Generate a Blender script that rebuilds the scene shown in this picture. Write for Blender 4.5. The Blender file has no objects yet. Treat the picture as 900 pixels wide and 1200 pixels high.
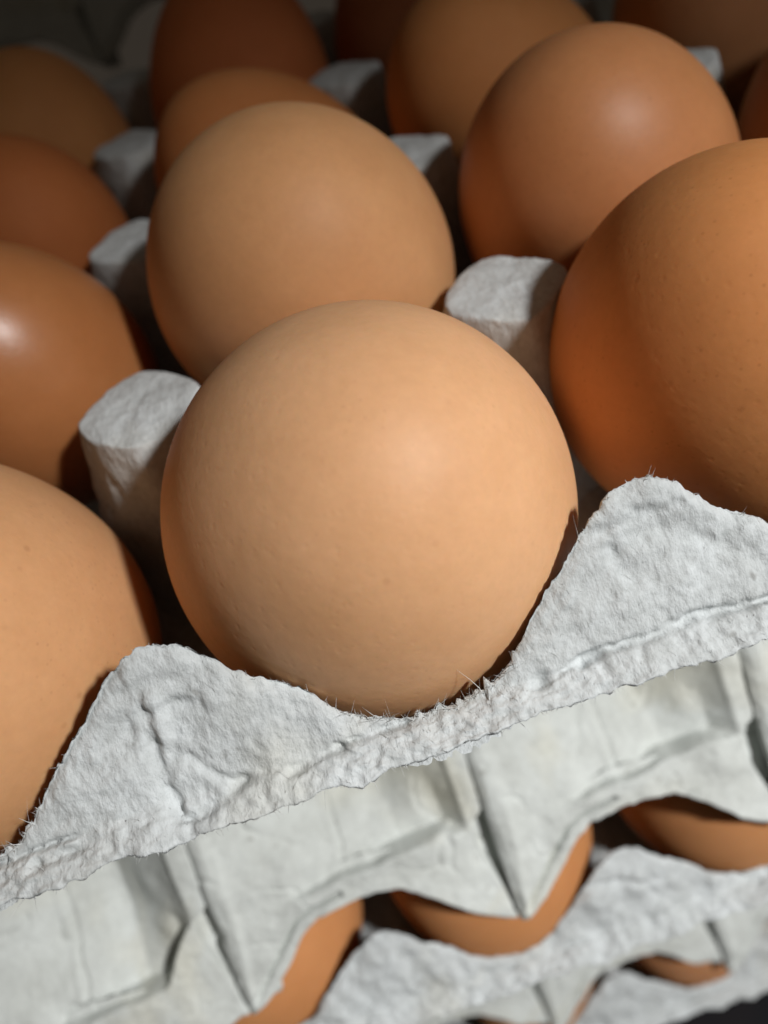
import bpy, math
import numpy as np
from mathutils import Matrix, Vector

# ------------------------------------------------------------------ camera
MM = 0.001
scene = bpy.context.scene
COL = scene.collection
cam_right = Vector((0.94687, -0.24387, -0.20966))
cam_up = Vector((0.32097, 0.67567, 0.66366))
cam_fwd = Vector((0.02018, 0.69570, -0.71805))
cam_pos = Vector((-1.371, -58.293, 53.112)) * MM
cd = bpy.data.cameras.new("camera")
cam = bpy.data.objects.new("camera", cd)
COL.objects.link(cam)
m = Matrix.Identity(4)
for i in range(3):
    m[i][0] = cam_right[i]; m[i][1] = cam_up[i]; m[i][2] = -cam_fwd[i]; m[i][3] = cam_pos[i]
cam.matrix_world = m
cd.sensor_fit = 'VERTICAL'
cd.sensor_height = 24.0
cd.sensor_width = 18.0
cd.lens = 24.0 * 898.6 / 1200.0
cd.clip_start = 0.002
cd.clip_end = 20.0
cd.dof.use_dof = True
cd.dof.focus_distance = 0.072
cd.dof.aperture_fstop = 11.0
scene.camera = cam

# ------------------------------------------------------------------ light
world = bpy.data.worlds.new("World")
scene.world = world
world.use_nodes = True
bg = world.node_tree.nodes["Background"]
bg.inputs[0].default_value = (1.0, 0.82, 0.64, 1)
bg.inputs[1].default_value = 0.032
aim = Vector((10, -240, -125)) * MM
ldir = Vector((0.54, -0.48, 0.685)).normalized()
ld = bpy.data.lights.new("lamp", 'SPOT')
ld.energy = 14.6
ld.color = (1.0, 0.99, 0.98)
ld.shadow_soft_size = 0.018
ld.spot_size = math.radians(104)
ld.spot_blend = 1.0
lamp = bpy.data.objects.new("lamp", ld)
COL.objects.link(lamp)
lamp.location = Vector((0, -5, 0)) * MM + ldir * 0.42
lamp.rotation_euler = (aim - lamp.location).to_track_quat('-Z', 'Y').to_euler()

scene.render.engine = 'CYCLES'
scene.view_settings.view_transform = 'Standard'
scene.view_settings.look = 'None'
scene.view_settings.exposure = 0.0
scene.view_settings.gamma = 1.0
scene.view_settings.use_curve_mapping = False
scene.render.resolution_x = 768
scene.render.resolution_y = 1024


# ------------------------------------------------------------------ helpers
def vnoise(x, y, seed=0):
    """smooth value noise in -1..1"""
    x = np.asarray(x, float); y = np.asarray(y, float)
    xi = np.floor(x).astype(np.int64); yi = np.floor(y).astype(np.int64)
    fx = x - xi; fy = y - yi
    fx = fx * fx * fx * (fx * (fx * 6 - 15) + 10); fy = fy * fy * fy * (fy * (fy * 6 - 15) + 10)

    def h(a, b):
        n = (a * 374761393 + b * 668265263 + seed * 974634777) & 0xffffffff
        n = ((n ^ (n >> 13)) * 1274126177) & 0xffffffff
        n = ((n ^ (n >> 16)) * 2246822519) & 0xffffffff
        return ((n ^ (n >> 15)) & 0xffff) / 32767.5 - 1.0
    a = h(xi, yi); b = h(xi + 1, yi); c = h(xi, yi + 1); d = h(xi + 1, yi + 1)
    return (a + (b - a) * fx) * (1 - fy) + (c + (d - c) * fx) * fy


def fbm(x, y, seed=0, octs=3):
    s = 0; a = 1.0; t = 0
    for o in range(octs):
        s = s + a * vnoise(x * 2 ** o + 17.3 * o, y * 2 ** o - 9.1 * o, seed + o); t += a; a *= 0.5
    return s / t


def sstep(a, b, x):
    t = np.clip((x - a) / (b - a), 0, 1)
    return t * t * (3 - 2 * t)


def seg_dist(x, y, poly):
    d = np.full(x.shape, 1e9)
    for (ax, ay), (bx, by) in zip(poly[:-1], poly[1:]):
        vx, vy = bx - ax, by - ay
        t = np.clip(((x - ax) * vx + (y - ay) * vy) / (vx * vx + vy * vy), 0, 1)
        d = np.minimum(d, np.hypot(x - ax - t * vx, y - ay - t * vy))
    return d


def mesh_obj(name, V, F, mat, parent=None, smooth=True):
    me = bpy.data.meshes.new(name)
    V = np.asarray(V, float) * MM
    me.from_pydata(V.tolist(), [], F.tolist() if hasattr(F, 'tolist') else F)
    if smooth:
        me.polygons.foreach_set('use_smooth', np.ones(len(me.polygons), bool))
    me.materials.append(mat)
    me.update()
    o = bpy.data.objects.new(name, me)
    COL.objects.link(o)
    if parent is not None:
        o.parent = parent
    return o


def grid_faces(nr, nc, wrap=False):
    i, j = np.meshgrid(np.arange(nr - 1), np.arange(nc if wrap else nc - 1), indexing='ij')
    j2 = (j + 1) % nc
    return np.stack([i * nc + j, (i + 1) * nc + j, (i + 1) * nc + j2, i * nc + j2], -1).reshape(-1, 4)


def empty(name, loc_mm, label, cat, group=None):
    o = bpy.data.objects.new(name, None)
    o.empty_display_size = 0.01
    COL.objects.link(o)
    o.location = Vector(loc_mm) * MM
    o['label'] = label; o['category'] = cat
    if group: o['group'] = group
    return o


# ------------------------------------------------------------------ materials
def new_mat(name):
    mt = bpy.data.materials.new(name)
    mt.use_nodes = True
    nt = mt.node_tree
    return mt, nt, nt.nodes["Principled BSDF"]


def N(nt, typ, **kw):
    n = nt.nodes.new(typ)
    for k, v in kw.items():
        if k == 'inp':
            for a, b in v.items(): n.inputs[a].default_value = b
        else:
            setattr(n, k, v)
    return n


def ramp(nt, fac, stops):
    r = nt.nodes.new('ShaderNodeValToRGB')
    els = r.color_ramp.elements
    while len(els) < len(stops): els.new(0.5)
    for e, (p, c) in zip(els, stops):
        e.position = p; e.color = c if len(c) == 4 else (*c, 1)
    nt.links.new(fac, r.inputs[0])
    return r.outputs[0]


def pulp_mat(name, col, rough_side):
    mt, nt, b = new_mat(name)
    L = nt.links.new
    tc = N(nt, 'ShaderNodeTexCoord')
    big = N(nt, 'ShaderNodeTexNoise', inp={'Scale': 90.0, 'Detail': 4.0, 'Roughness': 0.6})
    fine = N(nt, 'ShaderNodeTexNoise', inp={'Scale': 900.0, 'Detail': 6.0, 'Roughness': 0.7})
    L(tc.outputs['Object'], big.inputs['Vector']); L(tc.outputs['Object'], fine.inputs['Vector'])
    d = [c * 0.86 for c in col]; l = [min(1, c * 1.08) for c in col]
    c1 = ramp(nt, big.outputs['Fac'], [(0.3, (d[0], d[1] * 0.99, d[2] * 0.97)), (0.7, l)])
    c2 = ramp(nt, fine.outputs['Fac'], [(0.3, (0.80, 0.80, 0.79)), (0.62, (1.04, 1.04, 1.04))])
    mx = N(nt, 'ShaderNodeMixRGB', blend_type='MULTIPLY', inp={'Fac': 0.9 if rough_side else 0.5})
    L(c1, mx.inputs[1]); L(c2, mx.inputs[2])
    # scattered dark flecks of recycled paper
    vo = N(nt, 'ShaderNodeTexNoise', inp={'Scale': 420.0, 'Detail': 2.0})
    L(tc.outputs['Object'], vo.inputs['Vector'])
    fl = ramp(nt, vo.outputs['Fac'], [(0.71, (1, 1, 1)), (0.76, (0.62, 0.60, 0.58))])
    mx2 = N(nt, 'ShaderNodeMixRGB', blend_type='MULTIPLY', inp={'Fac': 0.8})
    L(mx.outputs[0], mx2.inputs[1]); L(fl, mx2.inputs[2])
    st = N(nt, 'ShaderNodeTexNoise', inp={'Scale': 38.0, 'Detail': 3.0, 'Distortion': 0.6})
    L(tc.outputs['Object'], st.inputs['Vector'])
    sc = ramp(nt, st.outputs['Fac'], [(0.52, (1, 1, 1)), (0.72, (0.97, 0.92, 0.82))])
    mx4 = N(nt, 'ShaderNodeMixRGB', blend_type='MULTIPLY', inp={'Fac': 1.0})
    L(mx2.outputs[0], mx4.inputs[1]); L(sc, mx4.inputs[2])
    L(mx4.outputs[0], b.inputs['Base Color'])
    b.inputs['Roughness'].default_value = 0.92
    b.inputs['Specular IOR Level'].default_value = 0.15
    # fibres: noise stretched along several directions
    mp = N(nt, 'ShaderNodeMapping'); mp.inputs['Scale'].default_value = (1700, 700, 700) if rough_side else (700, 700, 700)
    mp.inputs['Rotation'].default_value = (0, 0.15, 0)
    L(tc.outputs['Object'], mp.inputs['Vector'])
    fb = N(nt, 'ShaderNodeTexNoise', inp={'Scale': 1.0, 'Detail': 4.0, 'Roughness': 0.6})
    L(mp.outputs[0], fb.inputs['Vector'])
    ad = N(nt, 'ShaderNodeMath', operation='ADD')
    L(fb.outputs['Fac'], ad.inputs[0]); L(fine.outputs['Fac'], ad.inputs[1])
    bp = N(nt, 'ShaderNodeBump', inp={'Strength': 0.9 if rough_side else 0.6, 'Distance': 0.00022 if rough_side else 0.00016})
    L(ad.outputs[0], bp.inputs['Height'])
    L(bp.outputs[0], b.inputs['Normal'])
    return mt


def egg_mat(name, col, rough=0.42, spec=0.4, speck=0.0, seed=0.0, bump=1.0):
    mt, nt, b = new_mat(name)
    L = nt.links.new
    tc = N(nt, 'ShaderNodeTexCoord')
    mp = N(nt, 'ShaderNodeMapping'); mp.inputs['Location'].default_value = (seed * 0.37, seed * 0.21, seed * 0.11)
    L(tc.outputs['Object'], mp.inputs['Vector'])
    big = N(nt, 'ShaderNodeTexNoise', inp={'Scale': 60.0, 'Detail': 6.0, 'Roughness': 0.62})
    L(mp.outputs[0], big.inputs['Vector'])
    fine = N(nt, 'ShaderNodeTexNoise', inp={'Scale': 1100.0, 'Detail': 3.0, 'Roughness': 0.6})
    L(mp.outputs[0], fine.inputs['Vector'])
    d = [c * k for c, k in zip(col, (0.90, 0.86, 0.82))]
    d = [c * k for c, k in zip(col, (0.87, 0.83, 0.78))]
    c1 = ramp(nt, big.outputs['Fac'], [(0.34, d), (0.66, col)])
    c2 = ramp(nt, fine.outputs['Fac'], [(0.3, (0.955, 0.955, 0.945)), (0.7, (1.02, 1.02, 1.02))])
    mx = N(nt, 'ShaderNodeMixRGB', blend_type='MULTIPLY', inp={'Fac': 0.8})
    L(c1, mx.inputs[1]); L(c2, mx.inputs[2])
    out = mx.outputs[0]
    # brown specks of pigment, clustered
    vs = N(nt, 'ShaderNodeTexVoronoi', inp={'Scale': 330.0, 'Randomness': 1.0})
    L(mp.outputs[0], vs.inputs['Vector'])
    sp = ramp(nt, vs.outputs['Distance'], [(0.06, (1, 1, 1)), (0.15, (0, 0, 0))])
    msk = N(nt, 'ShaderNodeTexNoise', inp={'Scale': 130.0, 'Detail': 3.0})
    L(mp.outputs[0], msk.inputs['Vector'])
    mk = ramp(nt, msk.outputs['Fac'], [(0.50, (0, 0, 0)), (0.66, (1, 1, 1))])
    ml = N(nt, 'ShaderNodeMath', operation='MULTIPLY'); L(sp, ml.inputs[0]); L(mk, ml.inputs[1])
    m2 = N(nt, 'ShaderNodeMath', operation='MULTIPLY', inp={1: speck}); L(ml.outputs[0], m2.inputs[0])
    vs2 = N(nt, 'ShaderNodeTexVoronoi', inp={'Scale': 1000.0, 'Randomness': 1.0})
    L(mp.outputs[0], vs2.inputs['Vector'])
    sp2 = ramp(nt, vs2.outputs['Distance'], [(0.08, (0.7, 0.7, 0.7)), (0.22, (0, 0, 0))])
    mk2 = ramp(nt, msk.outputs['Fac'], [(0.42, (1, 1, 1)), (0.56, (0, 0, 0))])
    ml2 = N(nt, 'ShaderNodeMath', operation='MULTIPLY'); L(sp2, ml2.inputs[0]); L(mk2, ml2.inputs[1])
    ml3 = N(nt, 'ShaderNodeMath', operation='MULTIPLY', inp={1: speck}); L(ml2.outputs[0], ml3.inputs[0])
    m4 = N(nt, 'ShaderNodeMath', operation='MAXIMUM'); L(m2.outputs[0], m4.inputs[0]); L(ml3.outputs[0], m4.inputs[1])
    m2 = m4
    mx3 = N(nt, 'ShaderNodeMixRGB', blend_type='MIX')
    mx3.inputs[2].default_value = (col[0] * 0.42, col[1] * 0.28, col[2] * 0.22, 1)
    L(m2.outputs[0], mx3.inputs[0]); L(out, mx3.inputs[1])
    L(mx3.outputs[0], b.inputs['Base Color'])
    b.inputs['Roughness'].default_value = rough
    b.inputs['Specular IOR Level'].default_value = spec
    b.inputs['Subsurface Weight'].default_value = 0.3
    b.inputs['Subsurface Radius'].default_value = (1.0, 0.35, 0.12)
    b.inputs['Subsurface Scale'].default_value = 0.003
    # pores and fine pimples of the shell
    p1 = N(nt, 'ShaderNodeTexNoise', inp={'Scale': 780.0, 'Detail': 2.5, 'Roughness': 0.5})
    L(mp.outputs[0], p1.inputs['Vector'])
    p2 = N(nt, 'ShaderNodeTexVoronoi', inp={'Scale': 800.0})
    L(mp.outputs[0], p2.inputs['Vector'])
    pit = ramp(nt, p2.outputs['Distance'], [(0.05, (0, 0, 0)), (0.28, (1, 1, 1))])
    a1 = N(nt, 'ShaderNodeMath', operation='MULTIPLY', inp={1: 0.35}); L(pit, a1.inputs[0])
    a2 = N(nt, 'ShaderNodeMath', operation='ADD'); L(p1.outputs['Fac'], a2.inputs[0]); L(a1.outputs[0], a2.inputs[1])
    bp = N(nt, 'ShaderNodeBump', inp={'Strength': 0.27 * bump, 'Distance': 0.00010})
    L(a2.outputs[0], bp.inputs['Height'])
    L(bp.outputs[0], b.inputs['Normal'])
    return mt


M_ROUGH = pulp_mat("pulp_rough", (0.53, 0.56, 0.568), True)
M_SMOOTH = pulp_mat("pulp_smooth", (0.575, 0.602, 0.582), False)
M_POST = pulp_mat("pulp_post", (0.60, 0.63, 0.635), True)
M_FIBRE = pulp_mat("pulp_fibre", (0.64, 0.66, 0.66), True)
mt, nt, b = new_mat("dark_table")
tcn = N(nt, 'ShaderNodeTexCoord'); nz = N(nt, 'ShaderNodeTexNoise', inp={'Scale': 30.0, 'Detail': 4.0})
nt.links.new(tcn.outputs['Object'], nz.inputs['Vector'])
nt.links.new(ramp(nt, nz.outputs['Fac'], [(0.35, (0.002, 0.003, 0.005)), (0.7, (0.008, 0.006, 0.007))]), b.inputs['Base Color'])
b.inputs['Roughness'].default_value = 0.6
b.inputs['Specular IOR Level'].default_value = 0.1
M_TABLE = mt

# ------------------------------------------------------------------ table under the stack
P = 48.0
tb = [(-600, -600, -231.5), (600, -600, -231.5), (600, 600, -231.5), (-600, 600, -231.5),
      (-600, -600, -256), (600, -600, -256), (600, 600, -256), (-600, 600, -256)]
tbl = mesh_obj('table_top', tb, [(0, 1, 2, 3), (7, 6, 5, 4), (0, 4, 5, 1), (1, 5, 6, 2), (2, 6, 7, 3), (3, 7, 4, 0)], M_TABLE, smooth=False)
tbl['kind'] = 'structure'

# ------------------------------------------------------------------ egg tray parts (mm, origin = centre of first cell, z = 0 at post tops)
X0, X1 = -120.0, 168.0            # six columns
NROW = 5
DS = np.array([0, -0.6114, -0.7913])      # down the slope of the rim face
NS = np.array([0, -0.7913, 0.6114])       # outward normal of it
crest_tab = [(-24.0, -0.2), (-21.6, 0.7), (-20.2, 2.2), (-17.7, 4.8), (-14.2, 7.0), (-12.2, 8.6), (-9.8, 11.4), (-7.0, 13.2), (-3.9, 14.1),
             (0.4, 14.3), (3.1, 14.0), (5.1, 13.4), (7.4, 11.8), (9.3, 9.8), (12.4, 6.9), (15.8, 4.1), (18.2, 1.9), (20.8, 0.2), (22.4, -0.2), (24.0, -0.2)]
cx_, cs_ = np.array(crest_tab).T
creases = [  # polylines on the rim face (x, s, depth, width)
    ([(-27.2, 5.1), (-27.5, 8.6), (-27.6, 12.2), (-27.1, 15.6)], -0.55, 0.45),
    ([(-26.0, 4.8), (-26.2, 8.6), (-26.4, 12.0)], 0.45, 0.7),
    ([(-29.1, 6.1), (-26.9, 6.0), (-24.2, 5.4), (-22.0, 6.3)], -0.40, 0.5),
    ([(-28.8, 3.0), (-24.6, 3.0), (-20.4, 3.2)], -0.25, 0.5),
    ([(-25.3, 7.2), (-26.0, 10.1)], -0.35, 0.35),
    ([(-24.7, 10.6), (-22.8, 13.1), (-21.6, 14.6)], -0.40, 0.35),
    ([(-26.3, 16.2), (-24.7, 15.8), (-22.8, 15.2), (-20.7, 14.4)], -0.9, 0.4),
    ([(-41, 15.4), (-37.7, 15.2), (-35.9, 14.9)], -0.8, 0.4),
    ([(-15.8, 15.0), (-13.5, 14.7), (-10.8, 14.4)], -0.9, 0.35),
    ([(8.6, 14.6), (11.8, 14.5), (14.8, 14.2)], -1.0, 0.4),
    ([(15.2, 13.8), (19.5, 13.9), (24.5, 13.6), (33, 14.3)], -0.8, 0.32),
    ([(19.3, 5.3), (19.6, 7.2)], -0.6, 0.6),
    ([(21.8, 4.0), (26.7, 5.2), (30.9, 8.9), (33.8, 11.2)], -0.55, 1.1),
    ([(17.8, 3.1), (22.2, 2.8), (26.4, 3.0)], -0.35, 0.4),
]


def warp(x):
    return (x + 1.4) / 0.962 - 1.4


def crest(x, seed):
    u = (warp(x) + 24.0) % P - 24.0
    s = np.interp(u, cx_, cs_)
    s = s + 0.28 * fbm(x * 1.3, x * 0 + seed, seed, 3) + 0.12 * vnoise(x * 4.1, x * 0, seed + 5)
    s = s - 0.5 * np.clip(vnoise(x * 2.2, x * 0 + 3, seed + 8) - 0.55, 0, 1)
    if seed != 1:
        s = s * np.where(s > 0, 0.87, 1.0) + 0.5 * fbm(x * 0.3, x * 0 + 5, seed + 19, 2)
    hol = sstep(8.5, 12.5, np.interp(u, cx_, cs_)) * (0.35 + 0.65 * sstep(-4, 5, u))
    s = s - hol * 1.5 * np.clip(vnoise(x * 1.35, x * 0 + 1, seed + 9) * 0.6 + vnoise(x * 3.1, x * 0 + 2, seed + 10) * 0.6 - 0.22, 0, 1)
    return s


def build_rim(name, parent, seed, res, fibres):
    nx = int((X1 - X0) / res)
    x = np.linspace(X0, X1, nx)
    c = crest(x, seed)
    SJ = 14.2
    rows = []; kinds = []

    def base(s):
        """point on the profile at arc parameter s (vectorised over x)"""
        s1 = np.minimum(s, SJ); s2 = np.maximum(s - SJ, 0)
        y = -14.3 + s1 * DS[1] - s2 * 0.95
        z = 0.65 + s1 * DS[2] - s2 * 0.30
        return y, z
    nv = int(17 / res)
    edge_w = 17.6 + (0.55 if seed == 1 else 1.0) * fbm(x * 0.22, x * 0, seed + 2) + 0.30 * fbm(x * 0.9, x * 0, seed + 3)
    t = np.linspace(0, 1, nv)[:, None]
    S = c[None, :] + (edge_w - c)[None, :] * t
    XX = np.broadcast_to(x, S.shape)
    y, z = base(S)
    # relief
    h = 0.55 * fbm(XX * 0.16, S * 0.16, seed + 10, 2) + 0.22 * fbm(XX * 0.6, S * 0.5, seed + 11, 2)
    h = h + 0.12 * fbm(XX * 1.9, S * 1.5, seed + 12, 3)
    comb = vnoise(XX * 2.9, S * 0.45, seed + 13)
    h = h + 0.04 * comb * sstep(-0.4, 0.3, vnoise(XX * 0.12, S * 0.15, seed + 14))
    # torn scabs on the flange
    fl = sstep(SJ - 0.6, SJ + 0.6, S)
    h = h + fl * (0.30 * fbm(XX * 1.1, S * 1.4, seed + 15, 3) + 0.25)
    crack = np.exp(-((S - SJ - 0.25 * fbm(XX * 0.5, S * 0, seed + 17, 2)) / 0.28) ** 2) * sstep(0.0, 0.5, fbm(XX * 0.22, S * 0, seed + 16, 2))
    h = h - 0.6 * crack
    if seed == 1:
        for poly, dep, wd in creases:
            xx = warp(XX) + 0.25 * vnoise(XX * 1.2, S * 1.2, 77); ss = S + 0.25 * vnoise(XX * 1.1, S * 1.3, 78)
            h = h + 0.95 * dep * np.exp(-(seg_dist(xx, ss, poly) / (wd * 1.35)) ** 2) * (0.95 + 0.5 * vnoise(XX * 0.6, S * 0.6, 79))
    else:
        h = h - 0.5 * np.exp(-((S - 6 - 2 * vnoise(XX * .2, 0 * S, seed)) / 0.6) ** 2) * sstep(0, .4, vnoise(XX * 0.11, S * 0, seed + 4))
    if seed != 1:
        h = h * 1.7 + 0.5 * fbm(XX * 0.35, S * 0.3, seed + 33, 2)
    # rounding at crest and at outer edge
    rnd = np.exp(-(S - c[None, :]) / 0.8) * 0.55
    h = h - rnd
    ny = np.where(S < SJ, NS[1], -0.30); nz = np.where(S < SJ, NS[2], 0.95)
    w = sstep(SJ - 1.2, SJ + 1.2, S)
    ny = NS[1] * (1 - w) + -0.30 * w; nz = NS[2] * (1 - w) + 0.95 * w
    y = y + h * ny; z = z + h * nz
    front = np.stack([XX, y, z], -1)
    # inner side behind the crest
    back = []
    for off, dn in ((0.5, -0.15), (1.3, 0.3), (1.7, 1.4), (1.9, 5.0)):
        yb, zb = base(c + dn)
        back.append(np.stack([x, yb - NS[1] * off, zb - NS[2] * off], -1))
    back = np.array(back[::-1])
    # thick torn edge, then the underside running back in to the cups
    ye, ze = front[-1, :, 1], front[-1, :, 2]
    low = []
    k1 = 0.18 * fbm(x * 1.6, x * 0, seed + 21); k2 = 0.22 * fbm(x * 1.9, x * 0 + 4, seed + 22); k3 = 0.30 * fbm(x * 0.8, x * 0 + 7, seed + 23)
    for dy, dz, kk in ((-0.12, -0.12, k1 * .6), (-0.10, -0.28, k2 * .6), (0.10, -0.42, k1 * .5), (0.5, -0.55, k3 * .5), (1.6, -0.75, k3 * .5), (4.5, -5.0, 0), (9, -12, 0), (13.5, -20.5, 0)):
        low.append(np.stack([x, (ye if dy < 4 else -24 + 0 * x) + dy + kk * 0.8, (ze if dy < 4 else -14.0 + 0 * x) + dz + kk], -1))
    V = np.concatenate([back, front, np.array(low)], 0)
    nr = V.shape[0]
    rim = mesh_obj(name, V.reshape(-1, 3), grid_faces(nr, nx), M_ROUGH, parent)
    # loose paper fibres on the torn crest, the edge and the face
    rng = np.random.default_rng(seed)
    Vs = []; Fs = []; nb = len(back)

    def hair(p, d, ln, r):
        d = d / np.linalg.norm(d)
        bend = rng.normal(0, 0.8, 3)
        a = np.cross(d, [0.3, 0.5, 0.8]); a /= np.linalg.norm(a); bb = np.cross(d, a)
        i0 = len(Vs)
        K = 4
        for k in range(K):
            f = k / (K - 1)
            q = p + d * ln * f + bend * ln * f * f * 0.6
            rr = r * (1 - 0.8 * f)
            for an in (0, 2.094, 4.189):
                Vs.append(q + rr * (a * math.cos(an) + bb * math.sin(an)))
        for k in range(K - 1):
            for e in range(3):
                Fs.append((i0 + k * 3 + e, i0 + k * 3 + (e + 1) % 3, i0 + (k + 1) * 3 + (e + 1) % 3, i0 + (k + 1) * 3 + e))
    for _ in range(fibres):
        mode = rng.random()
        if mode < 0.50:
            # crest, mostly in the hollows and on the right-hand shoulders
            j = rng.integers(nx)
            dens = 0.25 + 0.75 * sstep(7, 13, c[j])
            if rng.random() > dens: continue
            p = front[0, j] + np.array([0, 0, -0.1])
            d = np.array([rng.normal(0, 0.5), -0.25 + rng.normal(0, 0.35), 1.0])
            ln = rng.gamma(2.0, 0.30) * (0.4 + 0.8 * sstep(9, 14, c[j])); r = rng.uniform(0.018, 0.06)
        elif mode < 0.72:
            j = rng.integers(nx)
            p = low[rng.integers(4)][j]
            d = np.array([rng.normal(0, 0.8), -0.7, rng.normal(-0.3, 0.5)])
            ln = rng.gamma(2.0, 0.16); r = rng.uniform(0.02, 0.05)
        else:
            j = rng.integers(nx); i = rng.integers(nv)
            p = front[i, j]
            d = np.array([rng.normal(0, 0.35), DS[1] * -1, DS[2] * -1]) + np.array([0, NS[1], NS[2]]) * rng.uniform(0.03, 0.16)
            ln = rng.gamma(2.0, 0.24); r = rng.uniform(0.014, 0.03)
        hair(p, d, min(ln, 1.7), r)
    fb = mesh_obj('paper_fibres', np.array(Vs), Fs, M_FIBRE, rim)
    fb['kind'] = 'stuff'
    return rim


def post_mesh(seed):
    na, nz = 64, 26
    th = np.linspace(0, 2 * np.pi, na, endpoint=False)
    NC = 16
    depth = np.concatenate([np.zeros(NC), np.linspace(0.0, 1, nz) ** 1.3 * 36])
    inner = np.concatenate([np.linspace(0.03, 0.93, NC - 2), [0.965, 0.99]])
    rows = []
    e = 1.45
    dia = (np.abs(np.cos(th)) ** e + np.abs(np.sin(th)) ** e) ** (-1 / e)
    circ = np.minimum(1.0 / np.maximum(np.abs(np.cos(th)), np.abs(np.sin(th))), 1.3)
    for k, d in enumerate(depth):
        if k < NC:
            r = 7.95 * dia * inner[k]; z = np.full(na, -0.28 * inner[k] ** 16)
        else:
            ax = 7.95 + 0.30 * d; dg = 7.0 + 0.10 * d + 0.004 * d * d
            e2 = 1.45 - 0.35 * min(d / 25, 1)
            q = (np.abs(np.cos(th) / ax) ** e2 + np.abs(np.sin(th) / ax) ** e2) ** (-1 / e2)
            r = q
            z = np.full(na, -d - 0.32)
        x = r * np.cos(th); y = r * np.sin(th)
        n1 = fbm(x * 0.22 + seed * 3.1, y * 0.22 + d * 0.2, seed, 2)
        n2 = fbm(th * 3 + seed, d * 0.25 + th * 0, seed + 3, 3)
        if k < NC: z = z + 0.35 * n1 + 0.22 * fbm(x * 0.9, y * 0.9, seed + 9, 3)
        else:
            r = r + (0.5 * n2 + 0.22 * fbm(th * 9, d * 0.9 + th * 0, seed + 4, 2)) * min(1, d / 2 + .15)
            z = z + 0.35 * n1 * max(0, 1 - d / 6)
        rows.append(np.stack([r * np.cos(th), r * np.sin(th), z], -1))
    V = np.array(rows).reshape(-1, 3)
    F = [tuple(q) for q in grid_faces(len(rows), na, True).tolist()]
    F.append(tuple(range(na)))
    me = bpy.data.meshes.new('post')
    me.from_pydata((V * MM).tolist(), [], F)
    me.polygons.foreach_set('use_smooth', np.ones(len(me.polygons), bool))
    me.materials.append(M_POST)
    me.update()
    return me


POSTS = [post_mesh(s) for s in (3, 8, 14)]
cup_me = None


def cup_sheet(parent, rows=NROW):
    """the bowls of the tray: one moulded sheet with a bottom skin"""
    st = 2.0
    x = np.arange(X0, X1 + .1, st); y = np.arange(-12, rows * P - 24 + .1, st)
    X, Y = np.meshgrid(x, y)
    ux = (X + 24) % P - 24; uy = (Y + 24) % P - 24
    d2 = (ux ** 2 + uy ** 2) / 24.0 ** 2
    Z = -36 + 9 * np.clip(d2, 0, 1.5) + 0.3 * vnoise(X * .4, Y * .4, 5)
    top = np.stack([X, Y, Z], -1).reshape(-1, 3)
    n = len(top)
    bot = top - [0, 0, 1.8]
    F = grid_faces(len(y), len(x))
    F = F[:, ::-1]
    return mesh_obj('cup_sheet', np.concatenate([top, bot]), np.concatenate([F, F[:, ::-1] + n]), M_POST, parent)


def add_posts(parent, cells, z=0):
    for k, (i, j) in enumerate(cells):
        o = bpy.data.objects.new('post', POSTS[(i * 2 + j * 5 + 20) % 3])
        COL.objects.link(o)
        o.parent = parent
        o.location = Vector(((i + .5) * P + 0.6 * vnoise(i * 3.3, j * 1.7, 2), (j + .5) * P + 0.6 * vnoise(i * 1.3, j * 2.7, 4), z)) * MM
        o.rotation_euler = (0, 0, 0.12 * float(vnoise(i * 2.1, j * 3.9, 6)))


# outer side of the trays between: a folded panel for each cell
WP0 = np.array([0, -1.3, -66 + 48.0]); WD = np.array([0, -0.6424, -0.7664]); WN = np.array([0, -0.7664, 0.6424])
low_tab = np.array([(0, 30.6), (0.7, 30.9), (5.0, 28.4), (9.5, 24.4), (13.5, 20.3), (17.5, 18.0), (23.5, 17.0), (29, 17.1), (33, 17.9), (37, 21.0), (41.0, 25.8), (45, 29.0), (47.7, 30.6), (49, 30.6)])
right_tab = np.array([(-12, 48.2), (9, 47.9), (10.5, 47.3), (12, 44.6), (17, 44.9), (24.5, 47.1), (31, 47.9)])   # right edge of a panel at w


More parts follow.
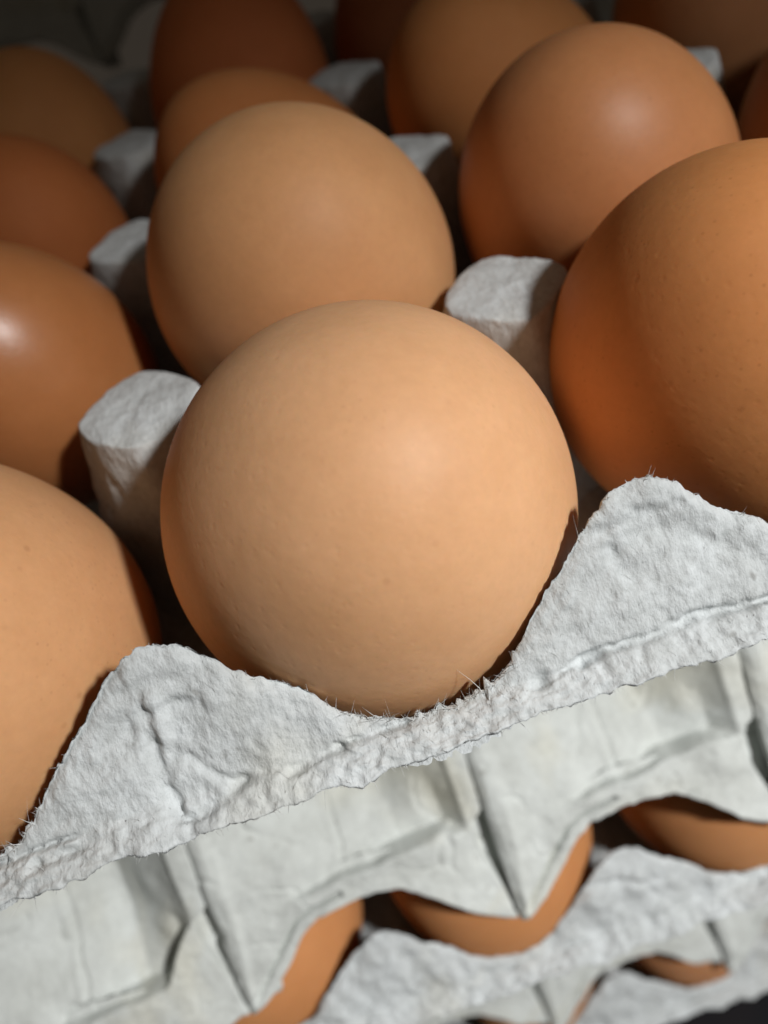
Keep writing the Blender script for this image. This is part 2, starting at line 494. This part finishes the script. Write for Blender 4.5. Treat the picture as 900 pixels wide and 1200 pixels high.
def build_panel(parent, x_left, seed, res, drop=0.0):
    nc = int(48 / res); nv = int(34 / res)
    u = np.linspace(0, 1, nc)[None, :]; v = np.linspace(0, 1, nv)[:, None]
    xi0 = np.broadcast_to(u * 48, (nv, nc))
    xr = lambda w: np.interp(w, right_tab[:, 0], right_tab[:, 1])
    dr = drop * sstep(48, 38, xi0)
    lowb = np.interp(xi0, low_tab[:, 0], low_tab[:, 1]) + dr + 0.22 * fbm(xi0 * 0.7 + x_left, xi0 * 0, seed, 3)
    wg0 = dr + np.interp(xi0, [0, 10, 41, 49], [15.5, 13.9, 11.6, 12.5]) + 0.30 * vnoise(xi0 * 0.3, xi0 * 0, seed + 6)
    vg = 0.64
    w = np.where(v < vg, -10 + (wg0 + 10) * (1 - (1 - v / vg) ** 1.5), wg0 + (lowb - wg0) * np.clip((v - vg) / (1 - vg), 0, 1) ** 1.25)
    xi = u * xr(w)                      # columns squeeze where the right edge is notched
    wob = 0.5 * vnoise(w * 0.3, w * 0, seed + 31)
    # recessed hollow of the upper part
    hu = np.interp(xi, [0, 1.2, 2.6, 4.2, 15, 30.8, 32.2, 43.6, 44.4, 46.5, 48.5], [-0.4, 0.5, 0.75, -0.2, -3.8, -10.2, -10.3, -1.7, -0.6, -0.5, -0.7])
    hb = np.interp(xi, [0, 1.2, 2.6, 4.2, 13, 24, 33, 41, 43.6, 44.6, 46.5, 48.5], [-0.4, 0.5, 0.7, 0.1, -0.6, -2.8, -5.4, -4.4, -1.8, -0.6, -0.5, -0.7])
    kb = sstep(-1, 11, w - dr)
    hu = hu * (1 - kb) + hb * kb
    hl = np.interp(xi, [0, 1.5, 3, 8, 24, 40, 46, 48.5], [-0.3, 0.7, 0.6, 0.0, 0.6, 0.2, -1.0, -1.4])
    wg = wg0
    wid = np.interp(xi, [0, 4, 12, 15, 24, 41, 43.5, 46], [9, 7, 2.0, 0.7, 0.7, 0.8, 1.2, 6])
    k = sstep(0, 1, (w - wg + wid * 0.5) / wid)
    h = hu * (1 - k) + hl * k
    # thin crease down the middle of the hollow
    h = h - 0.6 * np.exp(-((xi - 23.4 - 0.5 * vnoise(w * .35, w * 0, seed + 7)) / 0.28) ** 2) * sstep(-3, 0, w) * (1 - k)
    h = h + 0.25 * np.exp(-((xi - 22.4) / 0.5) ** 2) * (1 - k)
    # seam beside the arch: the turned lip
    lip = np.array([(1.5, 29.0), (6.6, 23.6), (12.2, 17.9), (16.0, 16.2), (21, 15.4)]) + [0, drop]
    dl = seg_dist(xi + 0.15 * vnoise(xi * 1.0, w, seed + 9), w, lip)
    h = h - 1.9 * np.exp(-(dl / 0.40) ** 2) * sstep(0.4, 3, xi)
    h = h - 0.7 * sstep(0.2, 2.0, lowb - w + 0 * xi) * 0 - 0.6 * sstep(2.4, 1.2, lowb - w) * sstep(20, 16, xi)
    # fold running down to the tip
    fold = np.array([(4.0, 2), (3.4, 14), (1.6, 29)])
    h = h + 0.35 * np.exp(-(seg_dist(xi, w, fold) / 0.7) ** 2)
    h = h + 0.75 * fbm(xi * 0.12 + x_left, w * 0.13, seed + 20, 2) + 0.20 * fbm(xi * 0.45 + x_left, w * 0.45, seed + 21, 3) + 0.05 * vnoise(xi * 2.0, w * 2.0, seed + 22)
    rg = np.abs(fbm(xi * 0.13 + 0.05 * w + x_left, w * 0.10 - 0.06 * xi, seed + 24, 2))
    h = h - 0.55 * np.exp(-(rg / 0.035) ** 2) * sstep(-0.1, 0.4, vnoise(xi * 0.15, w * 0.2 + x_left, seed + 25))
    # dent in the right wall of the hollow
    h = h + 0.5 * np.exp(-(((xi - 38) / 2.2) ** 2 + ((w - 6) / 3.0) ** 2)) - 0.8 * np.exp(-(((xi - 33.0) / 1.2) ** 2 + ((w + 2.5) / 1.6) ** 2))
    X = xi + x_left
    front = WP0 + X[..., None] * np.array([1, 0, 0]) + w[..., None] * WD + h[..., None] * WN
    # left edge turned in, right edge turned in and run on behind the next panel
    lc = [front[:, :1] - WN * d + np.array([dx, 0, 0]) for d, dx in ((3.4, 0.9), (1.2, 0.15))]
    rc = [front[:, -1:] - WN * d + np.array([dx, 0, 0]) for d, dx in ((0.9, 0.1), (2.6, 0.5), (3.0, 5.5))]
    G = np.concatenate(lc + [front] + rc, 1)
    # bottom edge thickness and inner return, top return
    b1 = G[-1:] - WN * 0.8 + WD * 0.15; b2 = G[-1:] - WN * 1.7; b3 = G[-1:] - WN * 2.2 - WD * 6
    t1 = G[:1].copy(); t1[..., 1] = np.maximum(t1[..., 1], 6.5); t1[..., 2] = -3 - 0 * t1[..., 2]
    G = np.concatenate([t1, G, b1, b2, b3], 0)
    return mesh_obj('side_panel', G.reshape(-1, 3), grid_faces(G.shape[0], G.shape[1]), M_SMOOTH, parent)


# ------------------------------------------------------------------ the stack of trays, top to bottom
def rough_tray(name, z, label, seed, res, fibres, cells, off=(0, 0)):
    t = empty(name, (off[0], off[1], z), label, 'egg tray', 'stacked pulp egg trays')
    cup_sheet(t)
    build_rim('rim', t, seed, res, fibres)
    add_posts(t, cells)
    return t


def smooth_tray(name, z, label, seed, res, ks, off=(0, 0)):
    t = empty(name, (off[0], off[1], z), label, 'egg tray', 'stacked pulp egg trays')
    cs = cup_sheet(t)
    cs.location = (0, 24 * MM, 0)
    for k in ks:
        build_panel(t, 1.0 + k * P, seed + 40 * (k + 3), res, 9.0 if (k == -2 and z == -48) else (2.8 if z == -144 else 0.0))
    return t


all_cells = [(i, j) for i in range(-2, 2) for j in range(0, NROW - 1)]
rough_tray('egg_tray', 0, 'grey pulp tray topmost in the stack, its fuzzy torn rim before the largest egg', 1, 0.27, 9000, all_cells)
smooth_tray('egg_tray', -48, 'smooth folded grey pulp tray directly beneath the fuzzy rim of the top tray', 5, 0.33, (-2, -1, 0, 1))
rough_tray('egg_tray', -96, 'pale pulp tray with rough peaks holding half-hidden eggs below the smooth folded side', 2, 0.45, 1500, [(i, 0) for i in range(-2, 2)])
smooth_tray('egg_tray', -144, 'pale folded pulp tray low in the stack, with small openings near the bottom edge', 6, 0.5, (-1, 0, 1))
rough_tray('egg_tray', -192, 'lowest pulp tray, a pale rim line in the bottom right corner', 3, 0.7, 500, [(i, 0) for i in range(-1, 2)])
# the next stack, behind in the dark
smooth_tray('egg_tray', 29.1, 'dim pulp tray far behind in the dark top left corner', 7, 0.8, (-1, 0, 1), (-38.6, 271))

# ------------------------------------------------------------------ eggs
def egg_mesh(R, k, asp, seed):
    nphi, na = 72, 112
    ph = np.linspace(0, np.pi, nphi); az = np.linspace(0, 2 * np.pi, na, endpoint=False)
    c = np.cos(ph)[:, None]; s = np.sin(ph)[:, None]
    r = R * s * (1 - k * c) / (1 + 0.3 * k * k)
    V = np.stack([r * np.cos(az), r * np.sin(az), R * asp * c + 0 * az], -1)
    lump = 1 + 0.004 * fbm(V[..., 0] * 0.07 + seed, V[..., 1] * 0.07 + V[..., 2] * 0.05, seed, 2) * s
    V = V * lump[..., None]
    V = V.reshape(-1, 3)
    return V, grid_faces(nphi, na, True)


BASE = (0.62, 0.335, 0.165)


def egg(cell, q, label, col, rough=0.7, spec=0.15, speck=0.0, bump=1.0, z=0, group='brown eggs in the top tray'):
    dx, dy, dz, R, k, t1, t2, asp = q
    seed = int(cell[0] * 7 + cell[1] * 13 + 50 - z)
    V, F = egg_mesh(R, k, asp, seed)
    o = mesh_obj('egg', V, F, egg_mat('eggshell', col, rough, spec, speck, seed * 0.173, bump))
    a = Vector((math.sin(t1), math.sin(t2) * math.cos(t1), math.cos(t2) * math.cos(t1)))
    x = Vector((0, 1, 0)).cross(a).normalized(); y = a.cross(x)
    mw = Matrix.Identity(4)
    for i in range(3):
        mw[i][0] = x[i]; mw[i][1] = y[i]; mw[i][2] = a[i]; mw[i][3] = (dx, dy, dz + z)[i] * MM
    o.matrix_world = mw
    o['label'] = label; o['category'] = 'egg'; o['group'] = group
    return o


egg((0, 0), (-1.23, 2.34, -9.23, 22.94, 0.06, 0.08, -0.55, 1.2), 'large light brown egg in the centre, resting against the fuzzy tray rim', (0.71, 0.402, 0.212), 0.54, 0.28, 0.16, 1.5)
egg((-1, 0), (-51.25, 1.35, -7.83, 22.57, 0.09, 0.06, -0.45, 1.26), 'orange-brown egg cut by the left edge, front row beside the large central egg', (0.645, 0.348, 0.17), 0.6, 0.22, 0.3, 1.3)
egg((1, 0), (45.85, 8.56, -8.49, 21.41, 0.08, -0.22, -0.49, 1.26), 'reddish speckled egg cut by the right edge behind the right rim peak', (0.66, 0.28, 0.10), 0.6, 0.2, 0.4, 1.2)
egg((0, 1), (0.94, 47.63, -3.74, 22.25, 0.04, -0.07, -0.7, 1.27), 'light brown egg directly behind the large central egg', (0.64, 0.335, 0.155), 0.58, 0.25, 0.03)
egg((1, 1), (47.6, 49.46, -6.12, 20.92, 0.08, -0.35, -0.52, 1.26), 'dark brown egg with a sheen and tiny dark specks, upper right', (0.58, 0.25, 0.10), 0.50, 0.42, 0.35)
egg((-1, 1), (-43.6, 48.2, -5.4, 18.6, 0.07, 0.0, -0.45, 1.27), 'brown egg with a small bright highlight at the left edge', (0.48, 0.195, 0.07), 0.37, 0.55, 0.05, 0.7)
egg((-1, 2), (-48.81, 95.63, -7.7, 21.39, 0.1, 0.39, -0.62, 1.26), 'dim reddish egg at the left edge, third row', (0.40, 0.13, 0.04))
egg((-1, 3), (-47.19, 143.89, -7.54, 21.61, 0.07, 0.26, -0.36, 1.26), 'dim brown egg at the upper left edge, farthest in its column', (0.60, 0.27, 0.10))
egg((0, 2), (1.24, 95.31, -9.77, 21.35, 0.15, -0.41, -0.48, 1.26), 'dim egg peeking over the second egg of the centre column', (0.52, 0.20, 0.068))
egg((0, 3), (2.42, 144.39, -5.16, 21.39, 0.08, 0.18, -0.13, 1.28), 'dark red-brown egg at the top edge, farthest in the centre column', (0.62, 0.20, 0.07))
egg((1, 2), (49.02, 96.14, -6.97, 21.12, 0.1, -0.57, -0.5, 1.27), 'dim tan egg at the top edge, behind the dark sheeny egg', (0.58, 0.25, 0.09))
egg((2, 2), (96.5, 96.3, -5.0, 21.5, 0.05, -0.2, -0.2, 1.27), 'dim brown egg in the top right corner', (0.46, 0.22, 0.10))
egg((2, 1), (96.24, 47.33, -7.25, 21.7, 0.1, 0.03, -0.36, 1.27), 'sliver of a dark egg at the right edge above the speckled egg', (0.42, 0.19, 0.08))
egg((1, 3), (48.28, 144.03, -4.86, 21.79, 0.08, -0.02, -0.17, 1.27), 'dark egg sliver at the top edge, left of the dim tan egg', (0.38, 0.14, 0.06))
GL = 'eggs in the lower trays'
egg((-1, 0), (-48.5, 2.6, -7.2, 21.6, 0.03, 0.0, 0.72, 1.22), 'orange egg strip under the smooth folded tray, left of the dark gap', (0.54, 0.24, 0.095), z=-96, group=GL)
egg((0, 0), (0.0, 2.6, -7.2, 21.6, 0.03, 0.1, 0.72, 1.22), 'orange egg in the middle arch below the smooth folded tray', (0.54, 0.24, 0.095), z=-96, group=GL)
egg((1, 0), (48.0, 2.6, -7.2, 21.6, 0.03, -0.1, 0.72, 1.22), 'orange egg under the right arch below the smooth folded tray', (0.50, 0.23, 0.095), z=-96, group=GL)
egg((0, 0), (0.0, 2.6, -7.2, 21.6, 0.03, 0.0, 0.72, 1.22), 'sliver of an egg at the bottom edge, lowest tray, left of the other', (0.52, 0.25, 0.11), z=-192, group=GL)
egg((1, 0), (48.0, 2.6, -7.2, 21.6, 0.03, 0.0, 0.72, 1.22), 'egg glimpsed through the small opening at the bottom right', (0.52, 0.25, 0.12), z=-192, group=GL)
